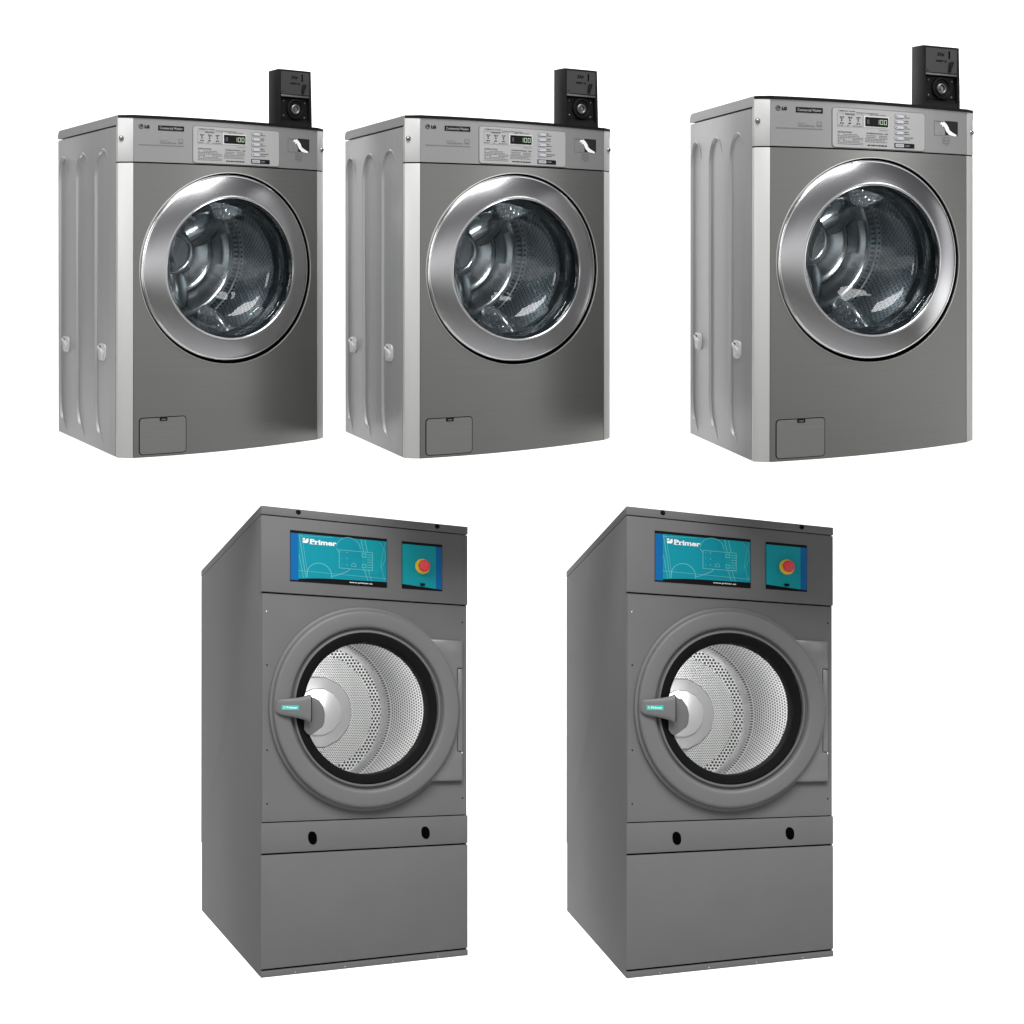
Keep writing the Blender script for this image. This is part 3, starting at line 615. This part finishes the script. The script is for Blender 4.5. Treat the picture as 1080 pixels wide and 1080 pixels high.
    fs.append(tuple(range(K))); fs.append(tuple(reversed([(len(st) - 1) * K + k for k in range(K)])))
    MB().add(vs, fs).build('handle', 'doorpaint', door, angle=45)
    MB().prism([(-.1400, .5300), (-.1378, .5300), (-.1366, .5340), (-.1366, .5850), (-.1378, .5895), (-.1400, .5895)], -.0405, -.0195, 'y').build('handle_shadow_gap', 'gasket', door)  # black strip painting the shadow between paddle and plate
    tag = MB(); tag.add([(-.2040, -.0334, .5552), (-.1665, -.0408, .5552), (-.1665, -.0408, .5655), (-.2040, -.0334, .5655)], [(0, 1, 2, 3)]); tag.build('handle_tag', 'tealtag', door)
    tt = MB().text('Primer', -.1935, -.1690, .5582, .5632, 0, .03); tt.poly([(-.2005, .5582), (-.1958, .5582), (-.1958, .5632), (-.2005, .5632)], 0, .0001)
    tt.bend(lambda p: (p[0], -.0337 - (p[0] + .2040) / .0375 * .0074, p[2])); tt.build('tag_lettering', 'white', door)
    # drum behind the glass
    D0, D1, R = .045, .600, .200
    drum = MB().lathe([(.1465, .0305), (.190, .034), (R, D0), (R, D1 - .035), (R - .006, D1 - .012)], DC, 128).build('drum', 'dryerdrum', root)
    MB().lathe([(R - .0055, D1 - .013), (R - .014, D1 - .004), (R - .022, D1)], DC, 128).build('drum_seam', 'chrome', drum)
    MB().lathe([(R - .0215, D1 + .0003), (R - .048, D1 + .001)], DC, 128).build('back_ring', 'dryerring', drum)
    MB().lathe([(R - .0475, D1 + .0006), (.085, D1 - .006)], DC, 128).build('back_plate', 'dryerback', drum)
    hb = MB().lathe([(.0960, D1 - .0065), (.0930, D1 - .015), (.0640, D1 - .024), (.0610, D1 - .036), (.0360, D1 - .040), (0, D1 - .044)], DC, 14)
    hb.build('drum_hub', 'hub', drum, angle=8)
    lm = bpy.data.lights.new('drum_fill_lamp', 'AREA'); lm.shape = 'DISK'; lm.size = .10; lm.energy = 5.6
    lo = bpy.data.objects.new('drum_fill_lamp', lm); COL.objects.link(lo); lo.parent = root
    lo.location = (0, .075 * 1.45, (.5625 + .172) * 1.45); lo.rotation_euler = (math.radians(52), 0, 0)
    for deg in (100, 190, 280):
        a = math.radians(deg); u = Vector((math.cos(a), math.sin(a))); p = Vector((-u.y, u.x)); vs, fs = [], []
        for yy in (D0 + .03, D1 - .05):
            for o, rr in ((-.020, R - .001), (-.012, R - .022), (-.004, R - .030), (.004, R - .030), (.012, R - .022), (.020, R - .001)):
                q = u * rr + p * o; vs.append((DC[0] + q.x, yy, DC[1] + q.y))
        for j in range(5): fs.append((j, j + 1, j + 7, j + 6))
        fs.append((0, 1, 2, 3, 4, 5)); fs.append((11, 10, 9, 8, 7, 6))
        MB().add(vs, fs).build('lifter', 'hub', drum)
    # lint strip with two keyholes, kick panel, plinth
    ls = MB().box(-W2 + .0004, W2 - .0004, -.0008, .0100, .2538, .3168, .001).build('lint_panel', 'paint', root)
    for px in (-.1275, .1407):
        pts = [(px + .0102 * math.cos(2 * math.pi * k / 24) - .0035 * math.sin(2 * math.pi * k / 24) * -1 * -.5, .2818 + .0142 * math.copysign(abs(math.sin(2 * math.pi * k / 24)) ** .8, math.sin(2 * math.pi * k / 24))) for k in range(24)]
        MB().poly(pts, -.0014, .0006).build('finger_hole', 'gap', ls)
    MB().box(-W2 + .0004, W2 - .0004, -.0004, .0100, .0170, .2502, .001).build('kick_panel', 'paint', root)
    pl = MB().box(-W2 + .0002, W2 - .0002, -.0010, .0100, 0.0, .0132, .0008).build('plinth', 'paint', root)
    for px in (-.1669, -.0517, .0616, .1714): MB().dome((px, .0048), .0014, -.0010, .001, 8).build('plinth_rivet', 'chrome', pl)
    return root

# ------------------------------------------------------------------ stand the five machines: each copy gets its own place and its own slight taper
def tree(o): return [o] + [d for c in o.children for d in tree(c)]
def settle(me, corners, wd, dp, S):
    """ease a cabinet's eight corners by up to two centimetres and bring it to size"""
    for v in me.vertices:
        x, y, z = v.co; a, b, c = x / wd + .5, y / dp, z; d = Vector((0, 0, 0))
        for i in (0, 1):
            for j in (0, 1):
                for k in (0, 1):
                    d += (a if i else 1 - a) * (b if j else 1 - b) * (c if k else 1 - c) * Vector(corners[i * 4 + j * 2 + k])
        v.co = (v.co + d) * S
def stand(proto, idx, labels, cat, group, wd, dp, S):
    src = {o.name: o.data.copy() for o in tree(proto) if o.type == 'MESH'}
    for n, k in enumerate(idx):
        def dup(o, par):
            c = o if n == 0 else o.copy()
            if n: COL.objects.link(c); c.parent = par
            if o.type == 'MESH':
                if n: c.data = src[o.name].copy()
                settle(c.data, POSES[k][2], wd, dp, S)
            for ch in list(o.children):
                dup(ch, c)
            return c
        kids = dup(proto, None)
        Rm, T, _ = POSES[k]
        kids.matrix_world = Matrix.Translation(CAM + Vector(T)) @ Matrix(Rm).to_4x4()
        kids['label'] = labels[n]; kids['category'] = cat; kids['group'] = group
    for m in src.values(): bpy.data.meshes.remove(m)

stand(make_washer(), (0, 1, 2),
      ['silver front-loading washer with black coin box, leftmost of the top row',
       'silver front-loading washer with coin box, middle one, beside the leftmost washer',
       'larger silver front-loading washer with coin box, standing apart at the right end'],
      'washing machine', 'silver coin-operated washers in the top row', WW, WD, 1.0)
stand(make_dryer(), (3, 4),
      ['tall dark grey tumble dryer with teal screen, left one of the bottom pair',
       'tall dark grey tumble dryer with teal screen, right one of the bottom pair'],
      'tumble dryer', 'tall grey tumble dryers in the bottom row', DW, DD, 1.45)
